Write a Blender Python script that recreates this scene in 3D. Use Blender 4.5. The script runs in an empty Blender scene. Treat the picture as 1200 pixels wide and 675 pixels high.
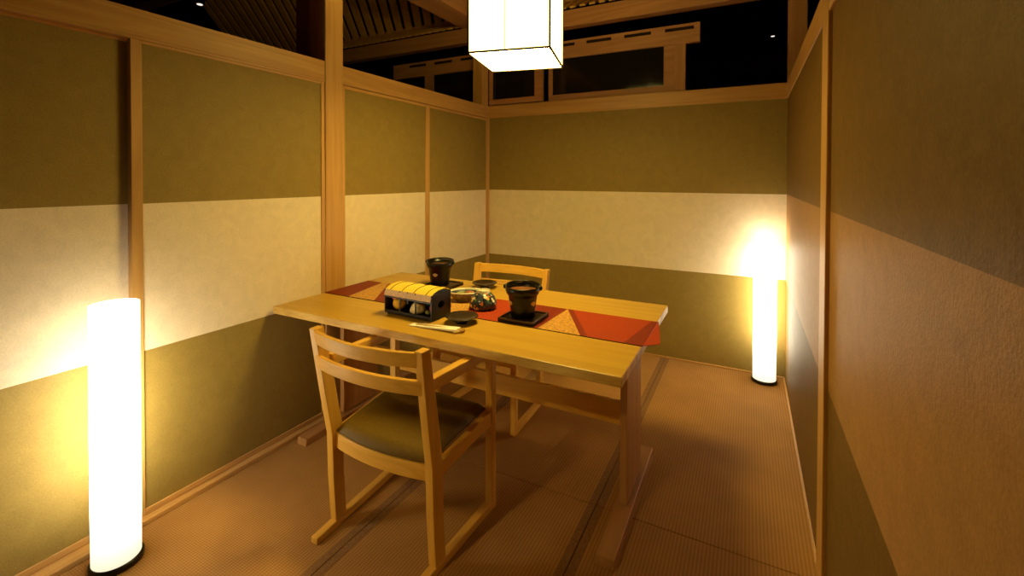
import bpy, bmesh, math, random
from mathutils import Vector, Matrix
random.seed(7)
scene = bpy.context.scene
COL = scene.collection
PI = math.pi

# ------------------------------------------------------------------ camera, world, exposure
cam_data = bpy.data.cameras.new('camera')
cam = bpy.data.objects.new('camera', cam_data)
COL.objects.link(cam)
FPX, PY = 533.585, 216.383
cam_data.sensor_fit = 'HORIZONTAL'
cam_data.sensor_width = 36.0
cam_data.lens = FPX * 36.0 / 1200.0
cam_data.shift_y = -(337.5 - PY) / 1200.0
cam_data.clip_start = 0.02
Rm = Matrix(((0.88738362, 0.46102292, 0.00286087),
             (-0.00895809, 0.01103781, 0.99989895),
             (0.46094475, -0.88731958, 0.01392466))).transposed()
cam.matrix_world = Matrix.Translation((2.25229, -3.83032, 1.45)) @ Rm.to_4x4()
scene.camera = cam

world = bpy.data.worlds.new('world'); scene.world = world
world.use_nodes = True
bg = world.node_tree.nodes['Background']
bg.inputs[0].default_value = (0.75, 0.52, 0.30, 1)
bg.inputs[1].default_value = 0.006

vs = scene.view_settings
vs.view_transform = 'Standard'
try: vs.look = 'None'
except Exception: pass
vs.exposure = 0.0
vs.gamma = 1.0
vs.use_curve_mapping = False
cy = scene.cycles
cy.max_bounces = 10; cy.diffuse_bounces = 6; cy.glossy_bounces = 4
cy.sample_clamp_indirect = 6.0
cy.caustics_reflective = False; cy.caustics_refractive = False
cy.use_denoising = True
try:
    cy.denoiser = 'OPENIMAGEDENOISE'
except Exception:
    pass

LAMP_COL = (1.0, 0.88, 0.62)      # floor lamps
LAMP_STR = 17.0
FILL_COL, FILL_W = (1.0, 0.70, 0.20), 120.0  # fill spotlight added out of view behind the camera
PEND_COL = (1.0, 0.73, 0.18)      # paper pendant
PEND_STR = 7.0
PEND_DOWN = 58.0                  # its bottom panel, right under the bulb

# ------------------------------------------------------------------ materials
def nodes_of(name):
    m = bpy.data.materials.new(name); m.use_nodes = True
    nt = m.node_tree
    return m, nt, nt.nodes['Principled BSDF']

def plain(name, col, rough=0.5, spec=0.4, metal=0.0, noise=0.0, nscale=30.0, bump=0.0, coat=0.0):
    m, nt, p = nodes_of(name)
    p.inputs['Base Color'].default_value = (*col, 1)
    p.inputs['Roughness'].default_value = rough
    p.inputs['Specular IOR Level'].default_value = spec
    p.inputs['Metallic'].default_value = metal
    p.inputs['Coat Weight'].default_value = coat
    if noise > 0 or bump > 0:
        tc = nt.nodes.new('ShaderNodeTexCoord')
        n = nt.nodes.new('ShaderNodeTexNoise')
        n.inputs['Scale'].default_value = nscale; n.inputs['Detail'].default_value = 4
        nt.links.new(tc.outputs['Object'], n.inputs['Vector'])
        if noise > 0:
            r = nt.nodes.new('ShaderNodeValToRGB')
            r.color_ramp.elements[0].position = 0.3; r.color_ramp.elements[1].position = 0.7
            r.color_ramp.elements[0].color = (*[c * (1 - noise) for c in col], 1)
            r.color_ramp.elements[1].color = (*[min(1, c * (1 + noise)) for c in col], 1)
            nt.links.new(n.outputs['Fac'], r.inputs['Fac'])
            nt.links.new(r.outputs['Color'], p.inputs['Base Color'])
        if bump > 0:
            b = nt.nodes.new('ShaderNodeBump'); b.inputs['Strength'].default_value = bump
            b.inputs['Distance'].default_value = 0.002
            nt.links.new(n.outputs['Fac'], b.inputs['Height'])
            nt.links.new(b.outputs['Normal'], p.inputs['Normal'])
    return m

def wood(name, c1, c2, axis=0, rough=0.42, rings=9.0, spec=0.35, stretch=0.06, distort=3.0, coat=0.0):
    m, nt, p = nodes_of(name)
    tc = nt.nodes.new('ShaderNodeTexCoord')
    mp = nt.nodes.new('ShaderNodeMapping')
    s = [1.0, 1.0, 1.0]; s[axis] = stretch
    mp.inputs['Scale'].default_value = s
    nt.links.new(tc.outputs['Object'], mp.inputs['Vector'])
    big = nt.nodes.new('ShaderNodeTexNoise'); big.inputs['Scale'].default_value = rings
    big.inputs['Detail'].default_value = 3; big.inputs['Distortion'].default_value = 0.6
    nt.links.new(mp.outputs['Vector'], big.inputs['Vector'])
    mul = nt.nodes.new('ShaderNodeMath'); mul.operation = 'MULTIPLY'; mul.inputs[1].default_value = 9.0
    nt.links.new(big.outputs['Fac'], mul.inputs[0])
    fr = nt.nodes.new('ShaderNodeMath'); fr.operation = 'PINGPONG'; fr.inputs[1].default_value = 1.0
    nt.links.new(mul.outputs[0], fr.inputs[0])
    fine = nt.nodes.new('ShaderNodeTexNoise'); fine.inputs['Scale'].default_value = 130
    fine.inputs['Detail'].default_value = 4
    nt.links.new(mp.outputs['Vector'], fine.inputs['Vector'])
    mx = nt.nodes.new('ShaderNodeMath'); mx.operation = 'MULTIPLY_ADD'; mx.inputs[1].default_value = 0.55
    sc2 = nt.nodes.new('ShaderNodeMath'); sc2.operation = 'MULTIPLY'; sc2.inputs[1].default_value = 0.55
    nt.links.new(fine.outputs['Fac'], sc2.inputs[0])
    nt.links.new(fr.outputs[0], mx.inputs[0]); nt.links.new(sc2.outputs[0], mx.inputs[2])
    r = nt.nodes.new('ShaderNodeValToRGB')
    r.color_ramp.elements[0].position = 0.1; r.color_ramp.elements[1].position = 0.85
    r.color_ramp.elements[0].color = (*c1, 1); r.color_ramp.elements[1].color = (*c2, 1)
    nt.links.new(mx.outputs[0], r.inputs['Fac'])
    nt.links.new(r.outputs['Color'], p.inputs['Base Color'])
    b = nt.nodes.new('ShaderNodeBump'); b.inputs['Strength'].default_value = 0.12
    b.inputs['Distance'].default_value = 0.001
    nt.links.new(fine.outputs['Fac'], b.inputs['Height'])
    nt.links.new(b.outputs['Normal'], p.inputs['Normal'])
    p.inputs['Roughness'].default_value = rough
    p.inputs['Specular IOR Level'].default_value = spec
    p.inputs['Coat Weight'].default_value = coat
    return m

def paper(name, col, rough=0.6, spec=0.3, amp=0.10, bump=0.35):
    m, nt, p = nodes_of(name)
    tc = nt.nodes.new('ShaderNodeTexCoord')
    n1 = nt.nodes.new('ShaderNodeTexNoise'); n1.inputs['Scale'].default_value = 16; n1.inputs['Detail'].default_value = 6
    n1.inputs['Distortion'].default_value = 0.8
    n2 = nt.nodes.new('ShaderNodeTexNoise'); n2.inputs['Scale'].default_value = 150; n2.inputs['Detail'].default_value = 5
    nt.links.new(tc.outputs['Object'], n1.inputs['Vector']); nt.links.new(tc.outputs['Object'], n2.inputs['Vector'])
    ad = nt.nodes.new('ShaderNodeMath'); ad.operation = 'MULTIPLY_ADD'; ad.inputs[1].default_value = 0.45
    h = nt.nodes.new('ShaderNodeMath'); h.operation = 'MULTIPLY'; h.inputs[1].default_value = 0.55
    nt.links.new(n2.outputs['Fac'], h.inputs[0])
    nt.links.new(n1.outputs['Fac'], ad.inputs[0]); nt.links.new(h.outputs[0], ad.inputs[2])
    r = nt.nodes.new('ShaderNodeValToRGB')
    r.color_ramp.elements[0].position = 0.35; r.color_ramp.elements[1].position = 0.65
    r.color_ramp.elements[0].color = (*[c * (1 - amp) for c in col], 1)
    r.color_ramp.elements[1].color = (*[min(1, c * (1 + amp)) for c in col], 1)
    nt.links.new(ad.outputs[0], r.inputs['Fac']); nt.links.new(r.outputs['Color'], p.inputs['Base Color'])
    b = nt.nodes.new('ShaderNodeBump'); b.inputs['Strength'].default_value = bump; b.inputs['Distance'].default_value = 0.0015
    nt.links.new(n2.outputs['Fac'], b.inputs['Height']); nt.links.new(b.outputs['Normal'], p.inputs['Normal'])
    p.inputs['Roughness'].default_value = rough; p.inputs['Specular IOR Level'].default_value = spec
    return m

def tatami_mat_material(name, col):
    """rush weave: fine ribs that run along X, stitched lines along Y"""
    m, nt, p = nodes_of(name)
    tc = nt.nodes.new('ShaderNodeTexCoord')
    sep = nt.nodes.new('ShaderNodeSeparateXYZ'); nt.links.new(tc.outputs['Object'], sep.inputs[0])
    def ridge(sock, freq):
        a = nt.nodes.new('ShaderNodeMath'); a.operation = 'MULTIPLY'; a.inputs[1].default_value = freq
        nt.links.new(sock, a.inputs[0])
        s = nt.nodes.new('ShaderNodeMath'); s.operation = 'SINE'; nt.links.new(a.outputs[0], s.inputs[0])
        q = nt.nodes.new('ShaderNodeMath'); q.operation = 'MULTIPLY_ADD'; q.inputs[1].default_value = 0.5; q.inputs[2].default_value = 0.5
        nt.links.new(s.outputs[0], q.inputs[0]); return q.outputs[0]
    rx = ridge(sep.outputs['X'], 2 * PI / 0.0135); ry = ridge(sep.outputs['Y'], 2 * PI / 0.008)
    mu = nt.nodes.new('ShaderNodeMath'); mu.operation = 'MULTIPLY_ADD'; mu.inputs[1].default_value = 0.55
    h = nt.nodes.new('ShaderNodeMath'); h.operation = 'MULTIPLY'; h.inputs[1].default_value = 0.45
    nt.links.new(ry, h.inputs[0]); nt.links.new(rx, mu.inputs[0]); nt.links.new(h.outputs[0], mu.inputs[2])
    n = nt.nodes.new('ShaderNodeTexNoise'); n.inputs['Scale'].default_value = 5; n.inputs['Detail'].default_value = 6
    nt.links.new(tc.outputs['Object'], n.inputs['Vector'])
    f = nt.nodes.new('ShaderNodeMath'); f.operation = 'MULTIPLY_ADD'; f.inputs[1].default_value = 0.6
    g = nt.nodes.new('ShaderNodeMath'); g.operation = 'MULTIPLY'; g.inputs[1].default_value = 0.45
    nt.links.new(n.outputs['Fac'], g.inputs[0]); nt.links.new(mu.outputs[0], f.inputs[0]); nt.links.new(g.outputs[0], f.inputs[2])
    r = nt.nodes.new('ShaderNodeValToRGB')
    r.color_ramp.elements[0].position = 0.15; r.color_ramp.elements[1].position = 0.85
    r.color_ramp.elements[0].color = (*[c * 0.62 for c in col], 1)
    r.color_ramp.elements[1].color = (*[c * 1.25 for c in col], 1)
    nt.links.new(f.outputs[0], r.inputs['Fac']); nt.links.new(r.outputs['Color'], p.inputs['Base Color'])
    b = nt.nodes.new('ShaderNodeBump'); b.inputs['Strength'].default_value = 0.5; b.inputs['Distance'].default_value = 0.002
    nt.links.new(mu.outputs[0], b.inputs['Height']); nt.links.new(b.outputs['Normal'], p.inputs['Normal'])
    p.inputs['Roughness'].default_value = 0.8; p.inputs['Specular IOR Level'].default_value = 0.1
    return m

def emit(name, col, strength, ramp=None):
    """lamp paper: gives off light; ramp = [(z fraction, factor)...] over the object's own height"""
    m = bpy.data.materials.new(name); m.use_nodes = True
    nt = m.node_tree; nt.nodes.clear()
    out = nt.nodes.new('ShaderNodeOutputMaterial'); e = nt.nodes.new('ShaderNodeEmission')
    e.inputs['Color'].default_value = (*col, 1); e.inputs['Strength'].default_value = strength
    if ramp:
        tc = nt.nodes.new('ShaderNodeTexCoord'); sep = nt.nodes.new('ShaderNodeSeparateXYZ')
        nt.links.new(tc.outputs['Generated'], sep.inputs[0])
        r = nt.nodes.new('ShaderNodeValToRGB')
        els = r.color_ramp.elements
        els[0].position = ramp[0][0]; els[0].color = (ramp[0][1],) * 3 + (1,)
        els[1].position = ramp[-1][0]; els[1].color = (ramp[-1][1],) * 3 + (1,)
        for z, f in ramp[1:-1]:
            q = els.new(z); q.color = (f, f, f, 1)
        mu = nt.nodes.new('ShaderNodeMath'); mu.operation = 'MULTIPLY'; mu.inputs[1].default_value = strength
        nt.links.new(sep.outputs['Z'], r.inputs['Fac']); nt.links.new(r.outputs['Color'], mu.inputs[0])
        nt.links.new(mu.outputs[0], e.inputs['Strength'])
    nt.links.new(e.outputs[0], out.inputs['Surface'])
    return m

W1, W2 = (0.46, 0.24, 0.070), (0.60, 0.34, 0.105)
M = {}
for ax, n in ((0, 'x'), (1, 'y'), (2, 'z')):
    M['wood_' + n] = wood('light_wood_' + n, W1, W2, ax)
    M['chair_' + n] = wood('chair_wood_' + n, (0.64, 0.34, 0.045), (0.78, 0.44, 0.07), ax, rough=0.42, spec=0.25)
    M['dim_' + n] = wood('cedar_' + n, (0.34, 0.155, 0.060), (0.46, 0.22, 0.09), ax, rough=0.5)
M['table_top'] = wood('table_top_wood', (0.46, 0.26, 0.026), (0.56, 0.335, 0.045), 0, rough=0.34, rings=7, stretch=0.05, spec=0.4)
M['table_y'] = wood('table_wood_y', (0.36, 0.17, 0.055), (0.47, 0.24, 0.08), 1, rough=0.4)
M['table_z'] = wood('table_wood_z', (0.40, 0.19, 0.06), (0.52, 0.27, 0.09), 2, rough=0.4)
M['edge'] = wood('table_edge_wood', (0.46, 0.235, 0.035), (0.86, 0.62, 0.20), 0, rough=0.45, spec=0.25, rings=5, stretch=0.16)
M['olive'] = paper('olive_paper', (0.285, 0.195, 0.044), amp=0.12)
M['cream'] = paper('cream_paper', (0.79, 0.66, 0.47), amp=0.085)
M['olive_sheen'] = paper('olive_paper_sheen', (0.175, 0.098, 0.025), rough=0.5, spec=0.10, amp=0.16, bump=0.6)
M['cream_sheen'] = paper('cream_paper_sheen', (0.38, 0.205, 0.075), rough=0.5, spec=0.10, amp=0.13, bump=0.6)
M['tatami'] = tatami_mat_material('rush_weave', (0.385, 0.195, 0.056))
M['heri'] = plain('brown_cloth_border', (0.24, 0.125, 0.048), 0.85, 0.1, noise=0.35, nscale=220)
M['gap'] = plain('dark_gap', (0.02, 0.012, 0.008), 0.9, 0.05)
M['seat'] = plain('olive_leather', (0.135, 0.078, 0.006), 0.6, 0.2, noise=0.10, nscale=90, bump=0.15)
M['black'] = plain('black_lacquer', (0.007, 0.006, 0.005), 0.38, 0.4)
M['iron'] = plain('black_glazed_clay', (0.006, 0.0055, 0.005), 0.30, 0.35, bump=0.2, nscale=60)
M['copper'] = plain('brown_inner_glaze', (0.19, 0.065, 0.014), 0.35, 0.5)
M['tray'] = wood('dark_tray_wood', (0.030, 0.014, 0.008), (0.055, 0.026, 0.013), 0, rough=0.35)
M['plate'] = plain('brown_black_plate_glaze', (0.035, 0.022, 0.014), 0.22, 0.6)
M['hall_wall'] = plain('dark_red_hall_wall', (0.030, 0.004, 0.004), 0.9, 0.05, noise=0.2, nscale=3)
M['hall_ceiling'] = plain('dark_hall_ceiling', (0.020, 0.008, 0.006), 0.9, 0.05)
M['slat'] = wood('ceiling_slat_wood', (0.50, 0.26, 0.05), (0.62, 0.34, 0.08), 1, rough=0.6)
M['glass'] = plain('dark_window_glass', (0.012, 0.009, 0.006), 0.08, 0.35)
M['red'] = plain('red_orange_silk', (0.36, 0.036, 0.004), 0.55, 0.3, noise=0.15, nscale=160, bump=0.1)
M['deepred'] = plain('deep_red_silk', (0.20, 0.017, 0.004), 0.55, 0.3, noise=0.15, nscale=160, bump=0.1)
M['gold'] = plain('gold_brocade', (0.52, 0.26, 0.050), 0.5, 0.4, noise=0.45, nscale=75, bump=0.3)
M['dark_strip'] = plain('near_black_strip', (0.02, 0.010, 0.006), 0.8, 0.1)

# ------------------------------------------------------------------ mesh helpers
class MB:
    def __init__(s):
        s.bm = bmesh.new()
    def box(s, lo, hi, bev=0.0, rot=None, about=None, mi=0, seg=2):
        t = bmesh.new(); bmesh.ops.create_cube(t, size=1.0)
        c = [(a + b) / 2 for a, b in zip(lo, hi)]; d = [abs(b - a) for a, b in zip(lo, hi)]
        for v in t.verts: v.co = Vector((v.co.x * d[0], v.co.y * d[1], v.co.z * d[2]))
        if bev > 0:
            bmesh.ops.bevel(t, geom=list(t.edges), offset=min(bev, min(d) * 0.45), segments=seg, affect='EDGES', profile=0.5)
        for v in t.verts: v.co += Vector(c)
        if rot is not None:
            pv = Vector(about if about is not None else c)
            for v in t.verts: v.co = pv + rot @ (v.co - pv)
        s.merge(t, mi); return s
    def merge(s, t, mi=0):
        mp = {}
        for v in t.verts: mp[v] = s.bm.verts.new(v.co)
        for f in t.faces:
            try:
                g = s.bm.faces.new([mp[v] for v in f.verts]); g.material_index = mi if mi else f.material_index; g.smooth = f.smooth
            except ValueError: pass
        t.free()
    def hexa(s, b, t_, bev=0.0, mi=0):
        """8-corner solid: bottom quad b, top quad t_ (same order)"""
        t = bmesh.new()
        vb = [t.verts.new(p) for p in b]; vt = [t.verts.new(p) for p in t_]
        t.faces.new(vb[::-1]); t.faces.new(vt)
        for i in range(4): t.faces.new((vb[i], vb[(i + 1) % 4], vt[(i + 1) % 4], vt[i]))
        bmesh.ops.recalc_face_normals(t, faces=t.faces)
        if bev > 0: bmesh.ops.bevel(t, geom=list(t.edges), offset=bev, segments=2, affect='EDGES', profile=0.5)
        s.merge(t, mi); return s
    def sweep(s, secs, smooth=False, mi=0, bev=0.0):
        """loft through rings of equal point count, capped"""
        t = bmesh.new(); rings = [[t.verts.new(p) for p in r] for r in secs]; n = len(rings[0])
        for a, b in zip(rings, rings[1:]):
            for i in range(n):
                f = t.faces.new((a[i], a[(i + 1) % n], b[(i + 1) % n], b[i])); f.smooth = smooth
        t.faces.new(rings[0][::-1]); t.faces.new(rings[-1])
        bmesh.ops.recalc_face_normals(t, faces=t.faces)
        if bev > 0:
            es = [e for e in t.edges if len(e.link_faces) == 2 and e.calc_face_angle(0) > 0.6]
            bmesh.ops.bevel(t, geom=es, offset=bev, segments=2, affect='EDGES', profile=0.5)
        s.merge(t, mi); return s
    def lathe(s, prof, seg=40, mi=0, sx=1.0, sy=1.0, c=(0, 0, 0), smooth=True):
        t = bmesh.new(); rings = []
        for r, z in prof:
            if r < 1e-6: rings.append([t.verts.new((c[0], c[1], c[2] + z))])
            else: rings.append([t.verts.new((c[0] + r * sx * math.cos(2 * PI * i / seg), c[1] + r * sy * math.sin(2 * PI * i / seg), c[2] + z)) for i in range(seg)])
        for a, b in zip(rings, rings[1:]):
            for i in range(seg):
                j = (i + 1) % seg
                vs_ = []
                vs_ += [a[0]] if len(a) == 1 else [a[i], a[j]]
                vs_ += [b[0]] if len(b) == 1 else [b[j], b[i]]
                if len(vs_) >= 3:
                    f = t.faces.new(vs_); f.smooth = smooth
        bmesh.ops.recalc_face_normals(t, faces=t.faces)
        s.merge(t, mi); return s
    def tube(s, pts, r, seg=10, mi=0):
        pts = [Vector(p) for p in pts]; secs = []
        rr = r if isinstance(r, (list, tuple)) else [r] * len(pts)
        up = Vector((0, 0, 1))
        for i, p in enumerate(pts):
            d = (pts[min(i + 1, len(pts) - 1)] - pts[max(i - 1, 0)]).normalized()
            a = d.cross(up)
            if a.length < 1e-3: a = d.cross(Vector((1, 0, 0)))
            a.normalize(); b = a.cross(d).normalized()
            secs.append([p + (a * math.cos(2 * PI * k / seg) + b * math.sin(2 * PI * k / seg)) * rr[i] for k in range(seg)])
        return s.sweep(secs, smooth=True, mi=mi)
    def ball(s, c, r, sc=(1, 1, 1), mi=0, seg=20):
        t = bmesh.new(); bmesh.ops.create_uvsphere(t, u_segments=seg, v_segments=seg // 2 + 2, radius=r)
        for v in t.verts: v.co = Vector((v.co.x * sc[0], v.co.y * sc[1], v.co.z * sc[2])) + Vector(c)
        for f in t.faces: f.smooth = True
        s.merge(t, mi); return s
    def xf(s, mat):
        for v in s.bm.verts: v.co = mat @ v.co
        return s
    def build(s, name, mats, parent=None, loc=None):
        me = bpy.data.meshes.new(name); s.bm.normal_update(); s.bm.to_mesh(me); s.bm.free()
        for m in (mats if isinstance(mats, (list, tuple)) else [mats]): me.materials.append(m)
        o = bpy.data.objects.new(name, me); COL.objects.link(o)
        if parent is not None: o.parent = parent
        if loc is not None: o.location = loc
        return o

def tag(o, label, cat=None, group=None, kind=None):
    o['label'] = label
    if cat: o['category'] = cat
    if group: o['group'] = group
    if kind: o['kind'] = kind
    return o

def thing(name, label, cat, loc=(0, 0, 0), rz=0.0, group=None, kind=None):
    o = bpy.data.objects.new(name, None); COL.objects.link(o)
    o.empty_display_size = 0.1
    o.location = loc; o.rotation_euler = (0, 0, rz)
    return tag(o, label, cat, group, kind)

def copy_tree(o, parent=None):
    c = o.copy(); COL.objects.link(c)
    if parent is not None:
        c.parent = parent; c.matrix_parent_inverse = o.matrix_parent_inverse.copy()
    for ch in [q for q in bpy.data.objects if q.parent == o]:
        copy_tree(ch, c)
    return c

# ------------------------------------------------------------------ structure: floor
RW = 2.4977           # inner width of the booth
ZB, ZT = 2.0307, 2.1456   # head rail bottom and top
B1, B2 = 1.3391, 0.7181   # cream band
YF = -5.2

fl = MB().box((-0.2, YF, -0.08), (RW + 0.2, 0.2, -0.022)).build('floor', M['gap'])
tag(fl, 'tatami floor with brown cloth borders under the table and lamps', 'floor', kind='structure')
seam = -1.882
cuts_x = [(0.0, 0.851), (0.851, 1.665), (1.665, RW)]
for (x0, x1) in cuts_x:
    for (y0, y1) in ((seam, 0.0), (seam - 1.88, seam), (YF, seam - 1.88)):
        g = 0.0015
        cx_, cy_ = (x0 + x1) / 2, (y0 + y1) / 2
        mat = MB().box((x0 + g - cx_, y0 + g - cy_, -0.02), (x1 - g - cx_, y1 - g - cy_, 0.0), 0.004).build('tatami_mat', M['tatami'], fl, (cx_, cy_, 0))
        for hx in ((x0 + g, x0 + 0.034), (x1 - 0.034, x1 - g)):
            if hx[0] < 0.02 or hx[1] > RW - 0.02: continue
            MB().box((hx[0] - cx_, y0 + g - cy_, -0.018), (hx[1] - cx_, y1 - g - cy_, 0.0012), 0.001).build('cloth_border', M['heri'], mat)

# ------------------------------------------------------------------ structure: walls
def banded(lo, hi, axis_thin, ol, cr):
    """a wall slab cut at the band heights, olive / cream / olive"""
    mb = MB()
    for z0, z1, mi in ((lo[2], B2, 0), (B2, B1, 1), (B1, hi[2], 0)):
        mb.box((lo[0], lo[1], z0), (hi[0], hi[1], z1), mi=mi)
    return mb

wb = banded((-0.02, 0.0, 0.0), (RW + 0.02, 0.05, ZB), 1, 0, 1).build('wall_back', [M['olive'], M['cream']])
tag(wb, 'end wall papered olive with a wide cream band across the middle', 'wall', kind='structure')
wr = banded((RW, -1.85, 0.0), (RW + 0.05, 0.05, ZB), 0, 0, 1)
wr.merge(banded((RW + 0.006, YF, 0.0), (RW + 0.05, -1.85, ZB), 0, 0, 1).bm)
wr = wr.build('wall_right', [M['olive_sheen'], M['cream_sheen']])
tag(wr, 'shimmering papered side wall beside the corner lamp, olive with cream band', 'wall', kind='structure')
wl = MB().box((-0.09, YF, 0.0), (-0.045, 0.05, ZB)).build('wall_left', M['dim_z'])
tag(wl, 'timber backing behind the sliding paper panels on the left', 'wall', kind='structure')

def fusuma(i, y0, y1, xface, label, s0=0.022, s1=0.022):
    """sliding panel whose face stands at x = xface, from y0 to y1"""
    z0, z1 = 0.022, ZB - 0.004
    p = MB()
    for za, zb_, mi in ((z0 + 0.02, B2, 0), (B2, B1, 1), (B1, z1 - 0.015, 0)):
        p.box((xface - 0.022, y0 + s0 * 0.6, za), (xface, y1 - s1 * 0.6, zb_), mi=mi)
    d = p.build('door_%d' % i, [M['olive'], M['cream']])
    tag(d, label, 'sliding panel', kind='structure')
    f = MB()
    f.box((xface - 0.026, y0, z0), (xface + 0.007, y0 + s0, z1), 0.002)
    f.box((xface - 0.026, y1 - s1, z0), (xface + 0.007, y1, z1), 0.002)
    f.build('stile', M['wood_z'], d)
    g = MB()
    g.box((xface - 0.026, y0 + s0, z0), (xface + 0.006, y1 - s1, z0 + 0.026), 0.002)
    g.box((xface - 0.026, y0 + s0, z1 - 0.02), (xface + 0.006, y1 - s1, z1), 0.002)
    g.build('rail', M['wood_y'], d)
    return d
fusuma(1, -4.35, -2.868, -0.026, 'sliding panel nearest the viewer, behind the tall bright lamp', s1=0.014)
fusuma(2, -2.893, -1.932, 0.0, 'wide sliding panel between the bright lamp and the square post', s0=0.04, s1=0.024)
fusuma(3, -1.80, -0.953, 0.0, 'sliding panel just beyond the square post, behind the table', s1=0.020)
fusuma(4, -0.957, -0.024, 0.0, 'last sliding panel before the far corner', s0=0.034, s1=0.018)

# sill, head rails, posts
def trim(i, mb, mat, label):
    return tag(mb.build('trim_%d' % i, mat), label, 'trim', kind='structure')
t = MB().box((-0.05, YF, 0.0), (0.039, -0.0, 0.021), 0.003)
tag(t.build('baseboard_left', M['wood_y']), 'grooved wooden floor rail under the sliding panels', 'floor rail', kind='structure')
t = MB().box((0.0, -0.011, 0.0), (RW, 0.0, 0.014), 0.002)
tag(t.build('baseboard_back', M['wood_x']), 'thin wooden strip along the foot of the end wall', 'floor strip', kind='structure')
t = MB().box((RW - 0.010, -1.80, 0.0), (RW, -0.011, 0.012), 0.002)
tag(t.build('baseboard_right', M['wood_y']), 'thin wooden strip at the foot of the shimmering wall', 'floor strip', kind='structure')
trim(1, MB().box((-0.10, YF, ZB), (0.010, -1.932, ZT), 0.003).box((-0.05, YF, ZB - 0.012), (0.012, -1.932, ZB), 0.002), M['wood_y'], 'pale head rail over the sliding panels from viewer to square post')
trim(2, MB().box((-0.10, -1.806, ZB), (0.006, 0.0, ZT), 0.003), M['wood_y'], 'head rail from the square post to the far corner')
trim(3, MB().box((-0.10, 0.0, ZB), (RW + 0.11, 0.10, ZT), 0.003).box((-0.0, -0.004, ZB), (RW, 0.0, ZT), 0.001), M['wood_x'], 'head rail along the top of the end wall')
trim(4, MB().box((RW - 0.006, YF, ZB), (RW + 0.11, 0.0, ZT), 0.003), M['wood_y'], 'head rail rising steeply over the shimmering side wall')
trim(5, MB().box((-0.12, -1.932, 0.0), (0.016, -1.80, 3.5), 0.004), M['wood_z'], 'square wooden post standing in the wall at the table end')
trim(6, MB().box((RW - 0.008, -1.932, 0.0), (RW + 0.10, -1.80, 2.9), 0.003), M['wood_z'], 'slim wooden upright dividing the shimmering side wall')
trim(7, MB().box((-0.012, -0.024, 0.02), (0.016, 0.0, ZB), 0.003), M['wood_z'], 'slim wooden corner strip where sliding panels meet the end wall')
trim(8, MB().box((-0.10, -0.12, ZT), (0.0, 0.0, 2.80), 0.003), M['wood_z'], 'short post above the far corner, half behind the paper pendant')
trim(9, MB().box((RW + 0.0, 0.0, ZT), (RW + 0.115, 0.10, 3.5), 0.003), M['dim_z'], 'dark post above the corner with the right lamp')

# overhead: beams, slatted ceiling, hall
trim(10, MB().box((-4.2, 0.0, 2.80), (RW + 1.2, 0.10, 2.945), 0.004), M['dim_x'], 'long cedar beam crossing above the end wall')
trim(11, MB().box((-0.31, -4.0, 2.945), (-0.06, 0.10, 3.09), 0.004), M['dim_y'], 'cedar beam running towards the viewer behind the pendant')
trim(12, MB().box((-4.0, -2.0, 2.80), (-0.9, -1.89, 2.90), 0.004), M['dim_x'], 'short lit beam edge high above the sliding panels')
trim(13, MB().box((-0.42, -1.80, ZT - 0.2), (-0.28, -1.66, 3.5), 0.004), M['dim_z'], 'dark post outside the booth, hard behind the square post')
sl = MB()
xs = -4.1
while xs < 1.9:
    a_, b_, c2, d2 = (xs, 0.02, 2.965), (xs + 0.052, 0.02, 2.965), (xs + 0.052, 0.36, 3.150), (xs, 0.36, 3.150)
    sl.hexa((a_, b_, c2, d2), [(q[0], q[1] - 0.008, q[2] + 0.016) for q in (a_, b_, c2, d2)])
    xs += 0.088
dirn = Vector((0.50, -0.86, 0.477)).normalized()
nrm = Vector((1, 0, 0)).cross(dirn).normalized()
xs = -4.4
while xs < 1.9:
    b = Vector((xs, 0.36, 3.19)); e = b + dirn * 1.3
    w = Vector((0.086, 0, 0)); th = nrm * 0.03
    sl.hexa((b, b + w, b + w + th, b + th), (e, e + w, e + w + th, e + th))
    xs += 0.140
trim(14, sl, M['slat'], 'sloping slatted ceiling of thin boards seen above the beam')
trim(15, MB().box((-4.2, 0.33, 3.15), (2.6, 0.37, 3.195), 0.003), M['dim_x'], 'thin batten along the foot of the sloping slats')
c_ = MB().box((-6.0, -7.0, 4.0), (7.0, 5.0, 4.1)).build('ceiling', M['hall_ceiling'])
tag(c_, 'dark hall ceiling far above the booth', 'ceiling', kind='structure')
h_ = MB().box((-6.0, 4.9, -0.1), (7.0, 5.0, 4.0)).build('wall_far', M['hall_wall'])
tag(h_, 'dark red hall wall seen over the end wall', 'wall', kind='structure')
h_ = MB().box((-6.1, -7.0, -0.1), (-6.0, 5.0, 4.0)).build('wall_outer_left', M['hall_wall'])
tag(h_, 'dark red hall wall seen over the sliding panels', 'wall', kind='structure')
h_ = MB().box((7.0, -7.0, -0.1), (7.1, 5.0, 4.0)).build('wall_outer_right', M['hall_wall'])
tag(h_, 'dark hall wall beyond the shimmering side wall', 'wall', kind='structure')
h_ = MB().box((-6.0, -7.1, -0.1), (7.0, -7.0, 4.0)).build('wall_behind', M['hall_wall'])
tag(h_, 'dark hall wall behind the viewer', 'wall', kind='structure')

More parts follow.
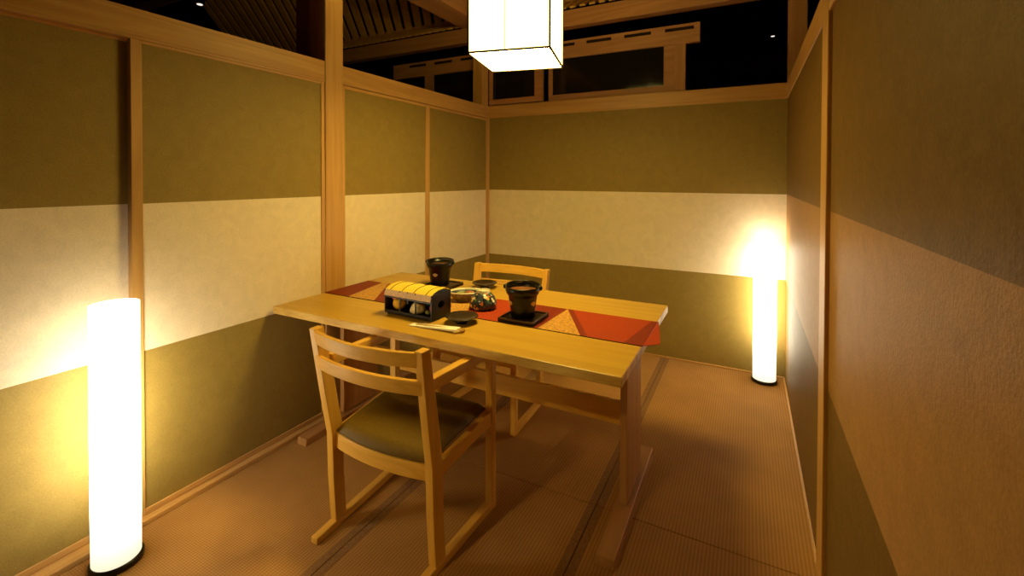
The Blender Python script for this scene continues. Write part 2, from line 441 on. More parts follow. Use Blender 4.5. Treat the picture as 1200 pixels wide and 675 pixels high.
# transom window above the end wall
win = thing('window_1', 'wooden transom window with dark glass over the end wall', 'window', (0, 0.03, 0), kind='structure')
f = MB()
f.box((-1.23, 0.0, 2.53), (1.905, 0.05, 2.685), 0.003)
for k in range(9):
    x = -1.0 + k * 0.33
    f.box((x, -0.002, 2.635), (x + 0.22, 0.001, 2.66), mi=1)
f.build('top_rail', [M['dim_x'], M['gap']], win)
MB().box((-0.10, 0.0, ZT), (1.80, 0.05, ZT + 0.012), 0.002).build('sill', M['wood_x'], win)
for x0, x1, y0 in ((-0.80, -0.69, 0.0), (1.715, 1.80, 0.0)):
    MB().box((x0, y0, ZT - 0.3), (x1, y0 + 0.05, 2.53), 0.003).build('post', M['dim_z'], win)
def sash(x0, x1, y0, rails):
    s_ = MB().box((x0, y0, ZT + 0.014), (x0 + 0.04, y0 + 0.025, 2.53), 0.002).box((x1 - 0.085, y0, ZT + 0.014), (x1, y0 + 0.025, 2.53), 0.002)
    s_.box((x0 + 0.04, y0, ZT + 0.014), (x1 - 0.085, y0 + 0.025, ZT + 0.065), 0.002)
    for z in rails: s_.box((x0 + 0.04, y0 + 0.012, z), (x1 - 0.085, y0 + 0.024, z + 0.035))
    o = s_.build('sash', M['dim_x'], win)
    MB().box((x0 + 0.04, y0 + 0.008, ZT + 0.06), (x1 - 0.085, y0 + 0.011, 2.53)).build('pane', M['glass'], o)
sash(0.005, 0.575, -0.024, (2.33,))
sash(0.615, 1.715, 0.012, (2.33,))
MB().box((-0.69, 0.02, ZT - 0.3), (-0.03, 0.024, 2.53)).build('pane', M['glass'], win)

# ------------------------------------------------------------------ floor lamps
def floor_lamp(label, x, y, k, top, ramp):
    r = 0.074
    t = thing('floor_lamp', label, 'lamp', (x, y, 0), group='paper column floor lamps')
    MB().lathe([(0, 0), (r + 0.008, 0), (r + 0.008, 0.016), (r + 0.004, 0.022), (0, 0.022)], 48).build('base', M['black'], t)
    sm = emit('lamp_paper', LAMP_COL, LAMP_STR * k, ramp)
    MB().lathe([(r - 0.003, 0.024), (r, 0.022), (r, 0.977), (r - 0.003, 0.977), (r - 0.003, 0.024)], 56).build('lamp_shade', sm, t)
    MB().lathe([(0, 0.945), (r - 0.004, 0.945), (r - 0.004, 0.952), (0, 0.952)], 40).build('diffuser', emit('lamp_top', LAMP_COL, top), t)
    return t
floor_lamp('tall white glowing column lamp standing before the sliding panels, nearest the viewer', 0.148, -3.008, 1.0, 5.0, [(0.0, 0.06), (0.12, 0.12), (0.28, 0.75), (0.42, 1.0), (0.62, 1.0), (0.80, 0.42), (1.0, 0.22)])
floor_lamp('white glowing column lamp standing in the far corner by the shimmering wall', 2.364, -0.112, 0.92, 30.0, [(0.0, 0.08), (0.14, 0.14), (0.32, 0.8), (0.5, 1.0), (0.8, 0.9), (1.0, 0.9)])

# ------------------------------------------------------------------ paper pendant lantern
PZ, PS, PH = 2.06, 0.40, 0.46
pend = thing('pendant_lantern', 'square white paper pendant lantern hanging over the table', 'lamp', (1.19, -1.72, PZ), math.radians(12.7))
h2 = PS / 2
MB().ball((0, 0, 0.455), 0.05).build('bulb', emit('bulb', PEND_COL, 300.0), pend)
pb = MB()
pm = emit('pendant_paper', PEND_COL, PEND_STR)
MB().box((-h2, -h2, 0.0), (h2, h2, 0.004)).build('bottom_panel', emit('pendant_bottom', PEND_COL, PEND_DOWN), pend)
for a, b_ in (((-h2, -h2), (h2, -h2 + 0.004)), ((-h2, h2 - 0.004), (h2, h2)), ((-h2, -h2), (-h2 + 0.004, h2)), ((h2 - 0.004, -h2), (h2, h2))):
    pb.box((a[0], a[1], 0.004), (b_[0], b_[1], PH))
pb.build('paper_shade', pm, pend)
fr = MB(); w = 0.0043
for sx in (-1, 1):
    for sy in (-1, 1):
        fr.box((sx * h2 - w, sy * h2 - w, -0.001), (sx * h2 + w, sy * h2 + w, PH + 0.002))
for z in (0.0, PH):
    for s_ in (-1, 1):
        fr.box((-h2, s_ * h2 - w, z - w), (h2, s_ * h2 + w, z + w)); fr.box((s_ * h2 - w, -h2, z - w), (s_ * h2 + w, h2, z + w))
fr.build('frame', M['tray'], pend)
rb = MB()
rb.box((-0.0172, -h2 - 0.001, 0), (-0.0128, -h2 + 0.001, PH)).box((-0.0168, -h2, -0.001), (-0.0132, h2, 0.001))
rb.build('seam', plain('paper_seam', (0.55, 0.40, 0.26), 0.8), pend)
MB().tube([(0, 0, PH - 0.05), (0, 0, 4.0 - PZ)], 0.004, 8).build('cord', M['black'], pend)
MB().box((-h2, -0.008, PH - 0.012), (h2, 0.008, PH + 0.003)).box((-0.008, -h2, PH - 0.012), (0.008, h2, PH + 0.003)).build('spreader', M['tray'], pend)

# small ceiling spots in the dark hall
def spot(label, x, y, z, s=1.0):
    t = thing('ceiling_spotlight', label, 'spotlight', (x, y, z))
    MB().lathe([(0.0, 0.0), (0.028 * s, 0.0), (0.032 * s, -0.002), (0.032 * s, 0.09 * s), (0, 0.09 * s)], 24).build('housing', M['black'], t)
    MB().lathe([(0, -0.004 * s), (0.018 * s, -0.003 * s), (0.018 * s, -0.0005), (0, -0.0005)], 20).build('lens', emit('spot_lens', (1, 0.8, 0.65), 1.6), t)
    MB().tube([(0, 0, 0.09 * s), (0, 0, 4.0 - z)], 0.008, 8).build('stem', M['black'], t)
    return t
spot('small black ceiling spotlight over the sliding panels', -1.276, -1.938, 2.70)
spot('tiny far ceiling spotlight in the dark over the end wall', 2.55, 3.9, 3.55, 1.3)

# added fill spotlight, unseen behind the viewer, brightens table front and foreground
def fill_spot(label, loc, target, watts):
    t = spot(label, *loc, 1.6)
    d = bpy.data.lights.new('added_fill', 'SPOT'); d.energy = watts; d.color = FILL_COL
    d.spot_size = math.radians(46); d.spot_blend = 1.0; d.shadow_soft_size = 0.06
    o = bpy.data.objects.new('fill_light', d); COL.objects.link(o); o.parent = t
    o.location = (0, 0, -0.02)
    o.rotation_euler = (Vector(target) - Vector(loc)).to_track_quat('-Z', 'Y').to_euler()
    return t
fill_spot('added fill spotlight, unseen behind the viewer, aimed at the table', (0.75, -4.9, 2.75), (1.2, -2.3, 0.60), FILL_W)

# ------------------------------------------------------------------ table
TZ = 0.77
tb = thing('dining_table', 'light wooden trestle dining table set for two, against the left wall', 'table', (0.949, -1.78, 0))
tx0, tx1, ty0, ty1 = 0.028 - 0.949, 1.874 - 0.949, -2.283 + 1.78, -1.283 + 1.78
mb = MB().box((tx0, ty0, TZ - 0.038), (tx1, ty1, TZ), 0.003)
for fc in mb.bm.faces:
    fc.material_index = 0 if fc.normal.z > 0.5 else 0
mb.bm.normal_update()
for fc in mb.bm.faces:
    if abs(fc.normal.z) < 0.5: fc.material_index = 1
mb.build('tabletop', [M['table_top'], M['edge']], tb)
for xc, s_ in ((0.115, -1), (1.790, 1)):
    x = xc - 0.949
    tr = MB().box((x - 0.015, -0.125, 0.058), (x + 0.015, 0.155, TZ - 0.038), 0.003).build('leg', M['table_z'], tb)
    MB().hexa(((x - 0.036, -0.402, 0.0), (x + 0.036, -0.402, 0.0), (x + 0.036, 0.36, 0.0), (x - 0.036, 0.36, 0.0)),
              ((x - 0.036, -0.398, 0.038), (x + 0.036, -0.398, 0.038), (x + 0.036, 0.356, 0.06), (x - 0.036, 0.356, 0.06)), 0.003).build('foot', M['table_y'], tb)
    MB().box((x - 0.028, -0.40, TZ - 0.070), (x + 0.028, 0.40, TZ - 0.038), 0.003).build('bearer', M['table_y'], tb)
MB().box((0.13 - 0.949, 0.008, 0.325), (1.775 - 0.949, 0.038, 0.428), 0.003).build('stretcher', M['chair_x'], tb)

# ------------------------------------------------------------------ chairs
def make_chair(label, loc, rz):
    t = thing('dining_chair', label, 'chair', loc, rz, group='dining chairs at the table')
    hb, hf = 0.265, 0.290      # outer half width at back and front
    def ox(y): return hb + (hf - hb) * (y + 0.26) / 0.52
    T = 0.034
    for s_, nm in ((-1, 'l'), (1, 'r')):
        def P(y, z, out, extra=0.0):
            x = ox(y) + extra
            return (s_ * (x if out else x - T), y, z)
        # sled foot
        ya, yb_ = -0.258, 0.258
        MB().hexa((P(ya, 0, 1), P(yb_, 0, 1), P(yb_, 0, 0), P(ya, 0, 0)), (P(ya, 0.026, 1), P(yb_, 0.034, 1), P(yb_, 0.034, 0), P(ya, 0.026, 0)), 0.003).build('sled_foot', M['chair_y'], t)
        # rear upright: vertical below the seat, leaning back above
        st = [(-0.158, -0.100, 0.030, 0.0), (-0.172, -0.114, 0.22, 0.0), (-0.178, -0.118, 0.40, 0.0), (-0.213, -0.155, 0.60, 0.006), (-0.254, -0.208, 0.852, 0.014)]
        secs = [[P(y0, z, 1, e), P(y1, z, 1, e), P(y1, z, 0, e), P(y0, z, 0, e)] for (y0, y1, z, e) in st]
        MB().sweep(secs, bev=0.003).build('rear_leg', M['chair_z'], t)
        # front leg
        MB().hexa((P(0.222, 0.032, 1), P(0.257, 0.032, 1), P(0.257, 0.032, 0), P(0.222, 0.032, 0)), (P(0.222, 0.692, 1), P(0.257, 0.692, 1), P(0.257, 0.692, 0), P(0.222, 0.692, 0)), 0.003).build('front_leg', M['chair_z'], t)
        # armrest
        MB().hexa((P(-0.165, 0.682, 1), P(0.260, 0.676, 1), P(0.260, 0.676, 0, -0.004), P(-0.165, 0.682, 0)), (P(-0.178, 0.730, 1), P(0.262, 0.714, 1), P(0.262, 0.714, 0, -0.004), P(-0.178, 0.730, 0)), 0.004).build('armrest', M['chair_y'], t)
        # side rail under the seat
        MB().hexa((P(-0.12, 0.345, 1, -0.004), P(0.224, 0.378, 1, -0.004), P(0.224, 0.378, 0, 0.004), P(-0.12, 0.345, 0, 0.004)), (P(-0.12, 0.402, 1, -0.004), P(0.224, 0.432, 1, -0.004), P(0.224, 0.432, 0, 0.004), P(-0.12, 0.402, 0, 0.004)), 0.003).build('side_rail', M['chair_y'], t)
    def curved(name, y_mid, y_end, z0, z1, th, half, tilt=0.0, mat='chair_x', n=17):
        secs = []
        for i in range(n):
            u = -1 + 2 * i / (n - 1)
            x = u * half; y = y_mid + (y_end - y_mid) * u * u
            secs.append([(x, y, z0), (x, y + th, z0), (x, y + th - tilt, z1), (x, y - tilt, z1)])
        return MB().sweep(secs, bev=0.003).build(name, M[mat], t)
    curved('back_slat', -0.287, -0.238, 0.790, 0.846, 0.020, 0.268, 0.012)
    curved('back_slat', -0.264, -0.226, 0.686, 0.742, 0.020, 0.264, 0.011)
    curved('rear_rail', -0.187, -0.160, 0.338, 0.400, 0.024, 0.236, 0.0)
    curved('front_rail', 0.236, 0.232, 0.378, 0.432, 0.020, 0.258, 0.0)
    # padded seat: soft slab, tilted back
    pad = bmesh.new(); nx, ny = 22, 20
    top, bot = [], []
    for j in range(ny + 1):
        v = j / ny; y = -0.186 + v * 0.412
        rowt, rowb = [], []
        for i in range(nx + 1):
            u = -1 + 2 * i / nx
            hw = ox(y) - T - 0.002
            x = u * hw
            yb2 = y + (0.028 * u * u - 0.0) * (1 - v)
            base = 0.404 + 0.030 * v
            ed = min(1 - abs(u), 1.0) * hw; ev = min(v, 1 - v) * 0.412
            rr = 0.022
            k = 1.0
            for d_ in (ed, ev):
                if d_ < rr: k *= math.sqrt(max(0.0, 1 - (1 - d_ / rr) ** 2))
            dome = 0.010 * (1 - u * u) * (1 - (2 * v - 1) ** 2)
            rowt.append(pad.verts.new((x, yb2, base + 0.006 + 0.026 * k + dome))); rowb.append(pad.verts.new((x, yb2, base)))
        top.append(rowt); bot.append(rowb)
    for j in range(ny):
        for i in range(nx):
            f_ = pad.faces.new((top[j][i], top[j][i + 1], top[j + 1][i + 1], top[j + 1][i])); f_.smooth = True
            pad.faces.new((bot[j][i], bot[j + 1][i], bot[j + 1][i + 1], bot[j][i + 1]))
    for i in range(nx):
        pad.faces.new((bot[0][i], bot[0][i + 1], top[0][i + 1], top[0][i])); pad.faces.new((bot[ny][i + 1], bot[ny][i], top[ny][i], top[ny][i + 1]))
    for j in range(ny):
        pad.faces.new((bot[j + 1][0], bot[j][0], top[j][0], top[j + 1][0])); pad.faces.new((bot[j][nx], bot[j + 1][nx], top[j + 1][nx], top[j][nx]))
    q = MB(); q.merge(pad); tag(q.build('seat_cushion', M['seat'], t), 'olive green leather seat cushion')
    return t
chair = make_chair('wooden armchair with olive seat in front of the table, nearest the viewer', (0.985, -2.348, 0), 0.010)
far = copy_tree(chair)
far.location = (0.818, -1.312, 0); far.rotation_euler = (0, 0, PI - 0.01)
far['label'] = 'wooden armchair on the far side of the table, its back to the end wall'

# ------------------------------------------------------------------ table runner
RT = TZ + 0.002
rn = bmesh.new()
mats = [M['red'], M['deepred'], M['gold'], M['dark_strip']]
y0, y1 = -1.955, -1.605
def patch(pts, mi):
    t_ = bmesh.new()
    vt = [t_.verts.new((p[0], p[1], RT if len(p) < 3 else p[2])) for p in pts]
    vb = [t_.verts.new((p[0], p[1], (RT if len(p) < 3 else p[2]) - 0.0019)) for p in pts]
    n = len(pts)
    t_.faces.new(vt); t_.faces.new(vb[::-1])
    for i in range(n): t_.faces.new((vt[i], vb[i], vb[(i + 1) % n], vt[(i + 1) % n]))
    bmesh.ops.recalc_face_normals(t_, faces=t_.faces)
    for f_ in t_.faces: f_.material_index = mi
    RB.merge(t_)
RB = MB()
# zigzag of brocade triangles between red silk; B = front edge, T = back edge
def Bp(x): return (x, y0)
def Tp(x): return (x, y1)
xl, xr = 0.030, 1.878
seq = [
    ([Bp(xl), Bp(0.225), Tp(0.150), Tp(xl)], 1),
    ([Bp(0.225), Bp(0.420), Tp(0.205), Tp(0.150)], 2),
    ([Bp(0.420), Bp(0.500), Tp(0.330), Tp(0.205)], 1),
    ([Bp(0.500), Bp(0.72), Tp(0.53), Tp(0.330)], 0),
    ([Bp(0.72), Bp(0.80), Tp(0.72), Tp(0.53)], 1),
    ([Bp(0.80), Bp(1.005), Tp(0.90), Tp(0.72)], 2),
    ([Bp(1.005), Bp(1.26), Tp(1.12), Tp(0.90)], 0),
    ([Bp(1.26), Bp(1.330), Tp(1.40), Tp(1.12)], 1),
    ([Bp(1.330), Bp(1.410), Tp(1.425), Tp(1.40)], 1),
    ([Bp(1.410), Bp(1.612), Tp(1.425)], 2),
    ([Bp(1.612), Bp(1.645), Tp(1.455), Tp(1.425)], 1),
    ([Bp(1.645), Bp(1.72), Tp(1.67), Tp(1.455)], 0),
    ([Bp(1.72), Bp(1.80), Tp(1.85), Tp(1.67)], 0),
    ([Bp(1.80), Bp(xr), Tp(xr), Tp(1.85)], 1),
]
for pts, mi in seq: patch(pts, mi)
# drooping tongue past the table end
patch([(xr, y0, RT), (xr + 0.058, y0 + 0.062, RT - 0.003), (xr + 0.004, y1, RT - 0.003), (xr, y1, RT)], 0)
RB.box((xl, y0 - 0.006, TZ), (xr, y0, RT), mi=3)  # thin near-black strip along the runner's front edge
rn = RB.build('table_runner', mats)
tag(rn, 'red and gold patchwork runner laid along the middle of the table', 'table runner')

# ------------------------------------------------------------------ buckets on trays
def bucket(label, x, y, z, rz, vents):
    t = thing('clay_pail', label, 'pot', (x, y, z), rz, group='black clay pails on trays')
    MB().lathe([(0, 0.0), (0.054, 0.0), (0.058, 0.004), (0.060, 0.03), (0.066, 0.075), (0.071, 0.105), (0.079, 0.112), (0.084, 0.126), (0.085, 0.142), (0.082, 0.146),
                (0.077, 0.144), (0.074, 0.122), (0.070, 0.112), (0.0, 0.112)], 48).build('body', M['iron'], t)
    MB().lathe([(0, 0.116), (0.060, 0.116), (0.072, 0.122), (0.0735, 0.126), (0.060, 0.120), (0, 0.119)], 40).build('inner_bowl', M['copper'], t)
    for s_ in (-1, 1):
        MB().lathe([(0, -0.008), (0.011, -0.008), (0.014, 0), (0.011, 0.010), (0, 0.013)], 16, c=(s_ * 0.084, 0, 0.138)).build('lug', M['iron'], t)
    pts = []
    for i in range(25):
        a = PI * i / 24
        pts.append((0.085 * math.cos(a), 0.080 * math.sin(a), 0.146 + 0.006 * math.sin(a)))
    MB().tube(pts, 0.0045, 8).build('bail_handle', M['iron'], t)
    for a in vents:
        mbv = MB()
        for k in range(5):
            aa = a + (k - 2) * 0.09
            hh = 0.012 * math.cos((k - 2) * 0.6)
            r0 = 0.0668
            mbv.box((r0 - 0.002, -0.0032, 0.072 - hh), (r0 + 0.0012, 0.0032, 0.072 + hh * 0.7), rot=Matrix.Rotation(aa, 3, 'Z'), about=(0, 0, 0.072))
        mbv.build('vent', VENT, t)
    return t
VENT = plain('amber_vent', (0.62, 0.40, 0.13), 0.4)
def tray(label, x, y, z, s):
    t = thing('square_tray', label, 'tray', (x, y, z), 0.0, group='square wooden trays under the pails')
    h = s / 2
    MB().box((-h, -h, 0.003), (h, h, 0.012), 0.002).build('board', M['tray'], t)
    r_ = MB()
    for a, b in (((-h, -h), (h, -h + 0.009)), ((-h, h - 0.009), (h, h)), ((-h, -h + 0.009), (-h + 0.009, h - 0.009)), ((h - 0.009, -h + 0.009), (h, h - 0.009))):
        r_.box((a[0], a[1], 0.0), (b[0], b[1], 0.020), 0.002)
    r_.build('rim', M['tray'], t)
    return t
tray('square dark wooden tray under the nearer clay pail, partly on the runner', 1.295, -1.862, RT, 0.185)
bucket('black clay pail with handle, the nearer one, on the red runner', 1.288, -1.858, RT + 0.0128, 0.25, (-2.41, -0.49))
tray('square dark wooden tray under the farther clay pail, behind the box', 0.555, -1.50, TZ, 0.185)
bucket('black clay pail with handle, the farther one, by the wall side', 0.535, -1.505, TZ + 0.0128, 0.25, (-1.64,))

# ------------------------------------------------------------------ lacquer box with a bamboo mat lid
BX, BY = 0.790, -2.036
bw, bd, bh = 0.150, 0.074, 0.125
bz = TZ
box = thing('lacquer_box', 'black open fronted lacquer box with bamboo lid, holding vegetables', 'box', (BX, BY, bz), -0.03)
MB().box((-bw, -bd, 0.008), (bw, bd, 0.016), 0.002).box((-bw + 0.012, -bd + 0.008, 0), (-bw + 0.022, bd - 0.008, 0.008)).box((bw - 0.022, -bd + 0.008, 0), (bw - 0.012, bd - 0.008, 0.008)).box((-bw, -bd, 0.016), (bw, -bd + 0.005, 0.024)).build('floor_board', M['black'], box)
def side_wall(x0, x1):
    # side with a rounded hand hole
    m_ = MB(); t_ = bmesh.new()
    outer = [(-bd, 0.016), (bd, 0.016), (bd, bh), (-bd, bh)]
    N = 24
    hole = [(0.0 + 0.026 * math.cos(2 * PI * i / N), 0.070 + 0.018 * math.sin(2 * PI * i / N)) for i in range(N)]
    def sq(i):
        a = 2 * PI * i / N; c, s2 = math.cos(a), math.sin(a)
        k = 1 / max(abs(c), abs(s2)); zc = (0.016 + bh) / 2
        return (c * k * bd, zc + s2 * k * (bh - 0.016) / 2)
    rings = []
    for x in (x0, x1):
        rings.append(([t_.verts.new((x, *sq(i))) for i in range(N)], [t_.verts.new((x, *hole[i])) for i in range(N)]))
    for i in range(N):
        j = (i + 1) % N
        for (o_, h_2), fl_ in ((rings[0], 0), (rings[1], 1)):
            t_.faces.new((o_[i], o_[j], h_2[j], h_2[i]))
        t_.faces.new((rings[0][0][i], rings[1][0][i], rings[1][0][j], rings[0][0][j]))
        t_.faces.new((rings[0][1][i], rings[0][1][j], rings[1][1][j], rings[1][1][i]))
    bmesh.ops.recalc_face_normals(t_, faces=t_.faces)
    m_.merge(t_); m_.build('side_panel', M['black'], box)
side_wall(-bw, -bw + 0.006); side_wall(bw - 0.006, bw)
MB().box((-bw + 0.006, bd - 0.006, 0.016), (bw - 0.006, bd, bh), 0.001).build('back_panel', M['black'], box)
MB().box((-bw + 0.006, -bd, 0.086), (bw - 0.006, -bd + 0.005, 0.091)).box((-0.052, -bd, 0.020), (-0.047, -bd + 0.005, bh)).box((0.047, -bd, 0.020), (0.052, -bd + 0.005, bh)).box((-0.002, -bd, 0.067), (0.003, -bd + 0.005, bh)).build('front_bars', M['black'], box)
bam = plain('yellow_bamboo', (0.84, 0.60, 0.06), 0.45, 0.4, noise=0.12, nscale=200)
bam_e = plain('bamboo_edge', (0.72, 0.50, 0.30), 0.6, 0.3, noise=0.15, nscale=120)
lid = MB()
path = [(bd + 0.004, 0.122), (0.050, 0.135), (0.020, 0.140), (-0.020, 0.139), (-0.048, 0.133), (-bd + 0.002, 0.121), (-bd - 0.0055, 0.096)]
for k, ((ya, za), (yb_, zb2)) in enumerate(zip(path, path[1:])):
    lid.hexa(((-bw + 0.004, ya, za), (bw - 0.004, ya, za), (bw - 0.004, yb_, zb2), (-bw + 0.004, yb_, zb2)),
             ((-bw + 0.004, ya, za + 0.004), (bw - 0.004, ya, za + 0.004), (bw - 0.004, yb_, zb2 + 0.004), (-bw + 0.004, yb_, zb2 + 0.004)), mi=1 if k >= 5 else 0)
lid_o = lid.build('bamboo_lid', [bam, bam_e], box)
tag(lid_o, 'yellow bamboo mat lid with dark ties')
for x in (-0.112, -0.037, 0.037, 0.112):
    tie = MB()
    for (ya, za), (yb_, zb2) in zip(path[:6], path[1:6]):
        tie.hexa(((x - 0.0018, ya, za + 0.004), (x + 0.0018, ya, za + 0.004), (x + 0.0018, yb_, zb2 + 0.004), (x - 0.0018, yb_, zb2 + 0.004)),
                 ((x - 0.0018, ya, za + 0.0052), (x + 0.0018, ya, za + 0.0052), (x + 0.0018, yb_, zb2 + 0.0052), (x - 0.0018, yb_, zb2 + 0.0052)))
    tie.build('tie', M['dark_strip'], lid_o)
fz = bz + 0.016
ct = thing('citrus_fruit', 'round yellow fruit at the left end inside the lacquer box', 'fruit', (BX - 0.095, BY - 0.022, fz))
MB().ball((0, 0, 0.0325), 0.0345, (1, 1, 0.94)).build('fruit', plain('yellow_peel', (0.90, 0.50, 0.03), 0.35, 0.5, noise=0.25, nscale=40, bump=0.1), ct)
MB().tube([(0, 0, 0.060), (0.002, 0, 0.072)], [0.004, 0.002], 8).build('stem', plain('green_stem', (0.12, 0.11, 0.03), 0.6), ct)
tn = thing('white_turnip', 'white domed vegetable with a short stalk in the middle of the lacquer box', 'vegetable', (BX + 0.022, BY - 0.022, fz))
MB().lathe([(0, 0.0), (0.030, 0.0), (0.040, 0.008), (0.040, 0.018), (0.034, 0.034), (0.022, 0.050), (0.009, 0.060), (0, 0.062)], 28).build('bulb', plain('cream_skin', (0.82, 0.70, 0.46), 0.5, 0.3, noise=0.3, nscale=50), tn)
MB().tube([(0, 0, 0.058), (0.001, 0, 0.080)], [0.007, 0.005], 10).build('stalk', plain('white_stalk', (0.72, 0.62, 0.42), 0.5), tn)
ch = thing('red_pepper', 'small red pepper with green leaf at the right end of the lacquer box', 'vegetable', (BX + 0.106, BY - 0.028, fz))
MB().tube([(0, 0, 0.012), (0.004, 0, 0.022), (0.006, -0.002, 0.036), (0.003, -0.004, 0.050)], [0.003, 0.010, 0.012, 0.006], 12).build('pod', plain('red_skin', (0.52, 0.07, 0.02), 0.3, 0.5), ch)
MB().ball((-0.016, -0.004, 0.012), 0.013, (1.2, 0.8, 0.85)).build('leaf', plain('leaf_green', (0.20, 0.22, 0.05), 0.5, noise=0.5, nscale=60), ch)

# ------------------------------------------------------------------ patterned bowls
def imari(name, base, scale=28):
    m, nt, p = nodes_of(name)
    tc = nt.nodes.new('ShaderNodeTexCoord')
    v = nt.nodes.new('ShaderNodeTexVoronoi'); v.inputs['Scale'].default_value = scale
    nt.links.new(tc.outputs['Object'], v.inputs['Vector'])
    sep = nt.nodes.new('ShaderNodeSeparateColor'); nt.links.new(v.outputs['Color'], sep.inputs[0])
    r = nt.nodes.new('ShaderNodeValToRGB'); r.color_ramp.interpolation = 'CONSTANT'
    els = r.color_ramp.elements
    els[0].position = 0; els[0].color = (*base, 1)
    els[1].position = 0.92; els[1].color = (0.75, 0.68, 0.52, 1)
    for ps, c in ((0.45, (0.02, 0.022, 0.03)), (0.66, (0.62, 0.40, 0.08)), (0.78, (0.50, 0.14, 0.03)), (0.86, (0.07, 0.20, 0.12))):
        e = els.new(ps); e.color = (*c, 1)
    nt.links.new(sep.outputs[0], r.inputs['Fac']); nt.links.new(r.outputs['Color'], p.inputs['Base Color'])
    p.inputs['Roughness'].default_value = 0.2; p.inputs['Specular IOR Level'].default_value = 0.5
    return m
IM = imari('painted_porcelain', (0.045, 0.055, 0.075), 75)
white = plain('white_porcelain', (0.72, 0.66, 0.52), 0.25, 0.5)
blue = plain('slate_blue_glaze', (0.045, 0.055, 0.075), 0.25, 0.5)
ob = thing('open_bowl', 'open oval bowl with pale rim and blue band, greens inside', 'bowl', (0.865, -1.715, RT), 0.55)
MB().lathe([(0, 0), (0.042, 0), (0.044, 0.008), (0.062, 0.022), (0.078, 0.045), (0.079, 0.049), (0.072, 0.046), (0.058, 0.030), (0, 0.024)], 40, sx=1.22, sy=0.82).build('body', plain('speckled_grey_glaze', (0.26, 0.21, 0.14), 0.35, noise=0.5, nscale=70), ob)
MB().lathe([(0.072, 0.0455), (0.0805, 0.0490), (0.0795, 0.0560), (0.0715, 0.0510), (0.072, 0.0455)], 40, sx=1.22, sy=0.82).build('rim', white, ob)
MB().lathe([(0.0585, 0.031), (0.0712, 0.0455), (0.0705, 0.0462), (0.0580, 0.032), (0.0585, 0.031)], 40, sx=1.22, sy=0.82).build('inner_band', blue, ob)
gv = thing('leaf_vegetable', 'green leafy food lying inside the open oval bowl', 'food', (0.865, -1.715, RT + 0.0265), 0.55)
MB().ball((-0.026, -0.004, 0.012), 0.018, (1.6, 1.0, 0.6)).build('leaf', plain('salad_green', (0.26, 0.27, 0.05), 0.5, noise=0.5, nscale=80), gv)
MB().ball((0.022, 0.004, 0.014), 0.018, (1.5, 1.1, 0.65)).build('root', plain('reddish_root', (0.34, 0.11, 0.03), 0.5, noise=0.5, nscale=80), gv)
lb = thing('lidded_bowl', 'domed painted porcelain bowl with pale foot ring, beside the nearer pail', 'bowl', (1.030, -1.800, RT), 0.3)
MB().lathe([(0, 0), (0.056, 0), (0.066, 0.006), (0.072, 0.022), (0.070, 0.040), (0.060, 0.062), (0.044, 0.080), (0.036, 0.085), (0, 0.085)], 44).build('body', IM, lb)
MB().lathe([(0.028, 0.083), (0.038, 0.083), (0.036, 0.097), (0.031, 0.097), (0.029, 0.088), (0.028, 0.083)], 8, smooth=False).build('foot_ring', white, lb)
MB().lathe([(0, 0.085), (0.029, 0.085), (0.029, 0.0885), (0, 0.0885)], 8, smooth=False).build('foot_centre', white, lb)

# ------------------------------------------------------------------ plates
def plate(label, x, y, z):
    t = thing('footed_plate', label, 'plate', (x, y, z), group='dark round plates')
    MB().lathe([(0, 0.016), (0.030, 0.015), (0.060, 0.020), (0.076, 0.029), (0.078, 0.031), (0.076, 0.033), (0.058, 0.024), (0.030, 0.0195), (0, 0.0195)], 44).build('dish', M['plate'], t)
    MB().lathe([(0.022, 0.0), (0.028, 0.0), (0.026, 0.016), (0.020, 0.016), (0.022, 0.0)], 32).build('foot', M['plate'], t)
    return t
plate('dark glossy round plate by the chopsticks, right of the lacquer box', 1.058, -2.040, TZ)
plate('dark round plate behind the painted bowls, before the far chair', 0.800, -1.400, TZ)

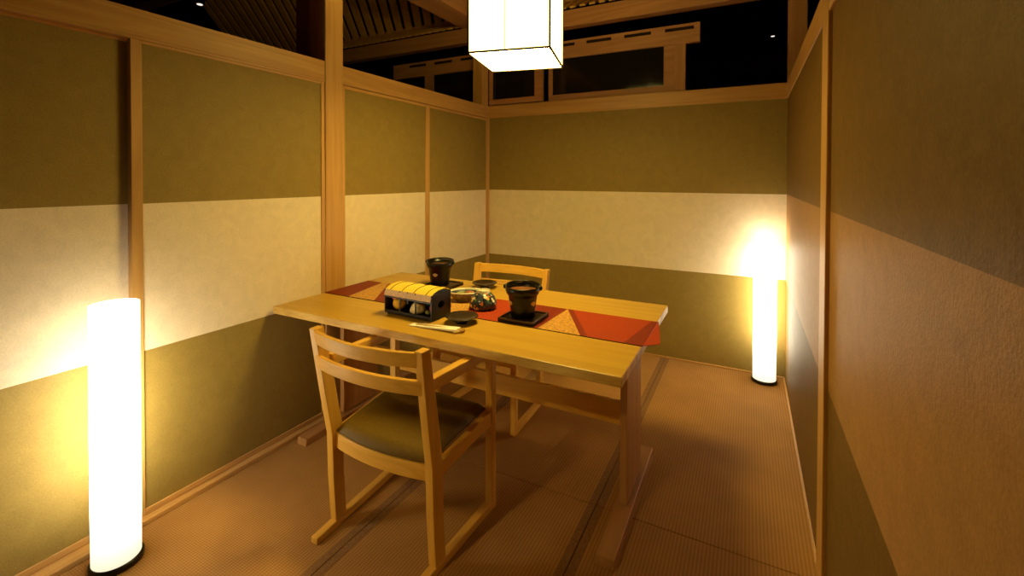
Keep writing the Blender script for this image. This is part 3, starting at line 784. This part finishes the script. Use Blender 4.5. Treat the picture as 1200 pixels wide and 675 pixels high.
# ------------------------------------------------------------------ chopsticks, sleeve, rest
ang = 0.045
cs = thing('chopsticks', 'pair of wooden chopsticks tucked in a white paper sleeve', 'chopsticks', (1.0, -2.172, TZ), ang)
for dy in (-0.004, 0.005):
    MB().tube([(-0.10, dy, 0.0075), (0.128, dy, 0.0125), (0.150, dy * 1.3, 0.0130)], [0.0028, 0.0036, 0.0036], 8).build('stick', plain('pale_stick_wood', (0.62, 0.40, 0.14), 0.5), cs)
slv = thing('paper_sleeve', 'white paper chopstick sleeve with small grey writing at the table front', 'paper sleeve', (1.0, -2.172, TZ), ang)
MB().hexa(((-0.130, -0.020, 0.0), (0.122, -0.021, 0.0078), (0.122, 0.021, 0.0078), (-0.130, 0.020, 0.0)),
          ((-0.130, -0.020, 0.0035), (0.122, -0.021, 0.0172), (0.122, 0.021, 0.0172), (-0.130, 0.020, 0.0035))).build('sleeve', plain('white_paper', (0.86, 0.82, 0.74), 0.7, 0.2), slv)
wr_ = MB()
random.seed(3)
for k in range(4):
    xk = -0.020 + k * 0.017
    for q in range(4):
        ox_ = xk + random.uniform(-0.004, 0.004); oy_ = random.uniform(-0.005, 0.005)
        zt_ = 0.0035 + (ox_ + 0.130) / 0.252 * 0.0137
        ln = random.uniform(0.003, 0.006)
        if q % 2: wr_.box((ox_ - ln / 2, oy_ - 0.0005, zt_), (ox_ + ln / 2, oy_ + 0.0005, zt_ + 0.0005))
        else: wr_.box((ox_ - 0.0005, oy_ - ln / 2, zt_), (ox_ + 0.0005, oy_ + ln / 2, zt_ + 0.0005))
wr_.build('writing', plain('grey_ink', (0.24, 0.20, 0.14), 0.8), slv)
rs = thing('chopstick_rest', 'small pale and brown chopstick rest at the sleeve end by the plate', 'chopstick rest', (1.130, -2.170, TZ), 1.05)
MB().lathe([(0, -0.028), (0.006, -0.027), (0.008, -0.018), (0.0055, 0.0), (0.008, 0.018), (0.006, 0.027), (0, 0.028)], 18).xf(Matrix.Translation((0, 0, 0.0078)) @ Matrix.Rotation(PI / 2, 4, 'Y') @ Matrix.Scale(0.8, 4, (1, 0, 0))).build('body', plain('pale_ceramic', (0.70, 0.58, 0.36), 0.4), rs)
MB().lathe([(0, 0.0265), (0.0064, 0.0264), (0.0084, 0.0180), (0.0078, 0.0172), (0.0058, 0.0272), (0, 0.0285)], 18).xf(Matrix.Translation((0, 0, 0.0078)) @ Matrix.Rotation(PI / 2, 4, 'Y') @ Matrix.Scale(0.8, 4, (1, 0, 0))).build('end_glaze', M['copper'], rs)
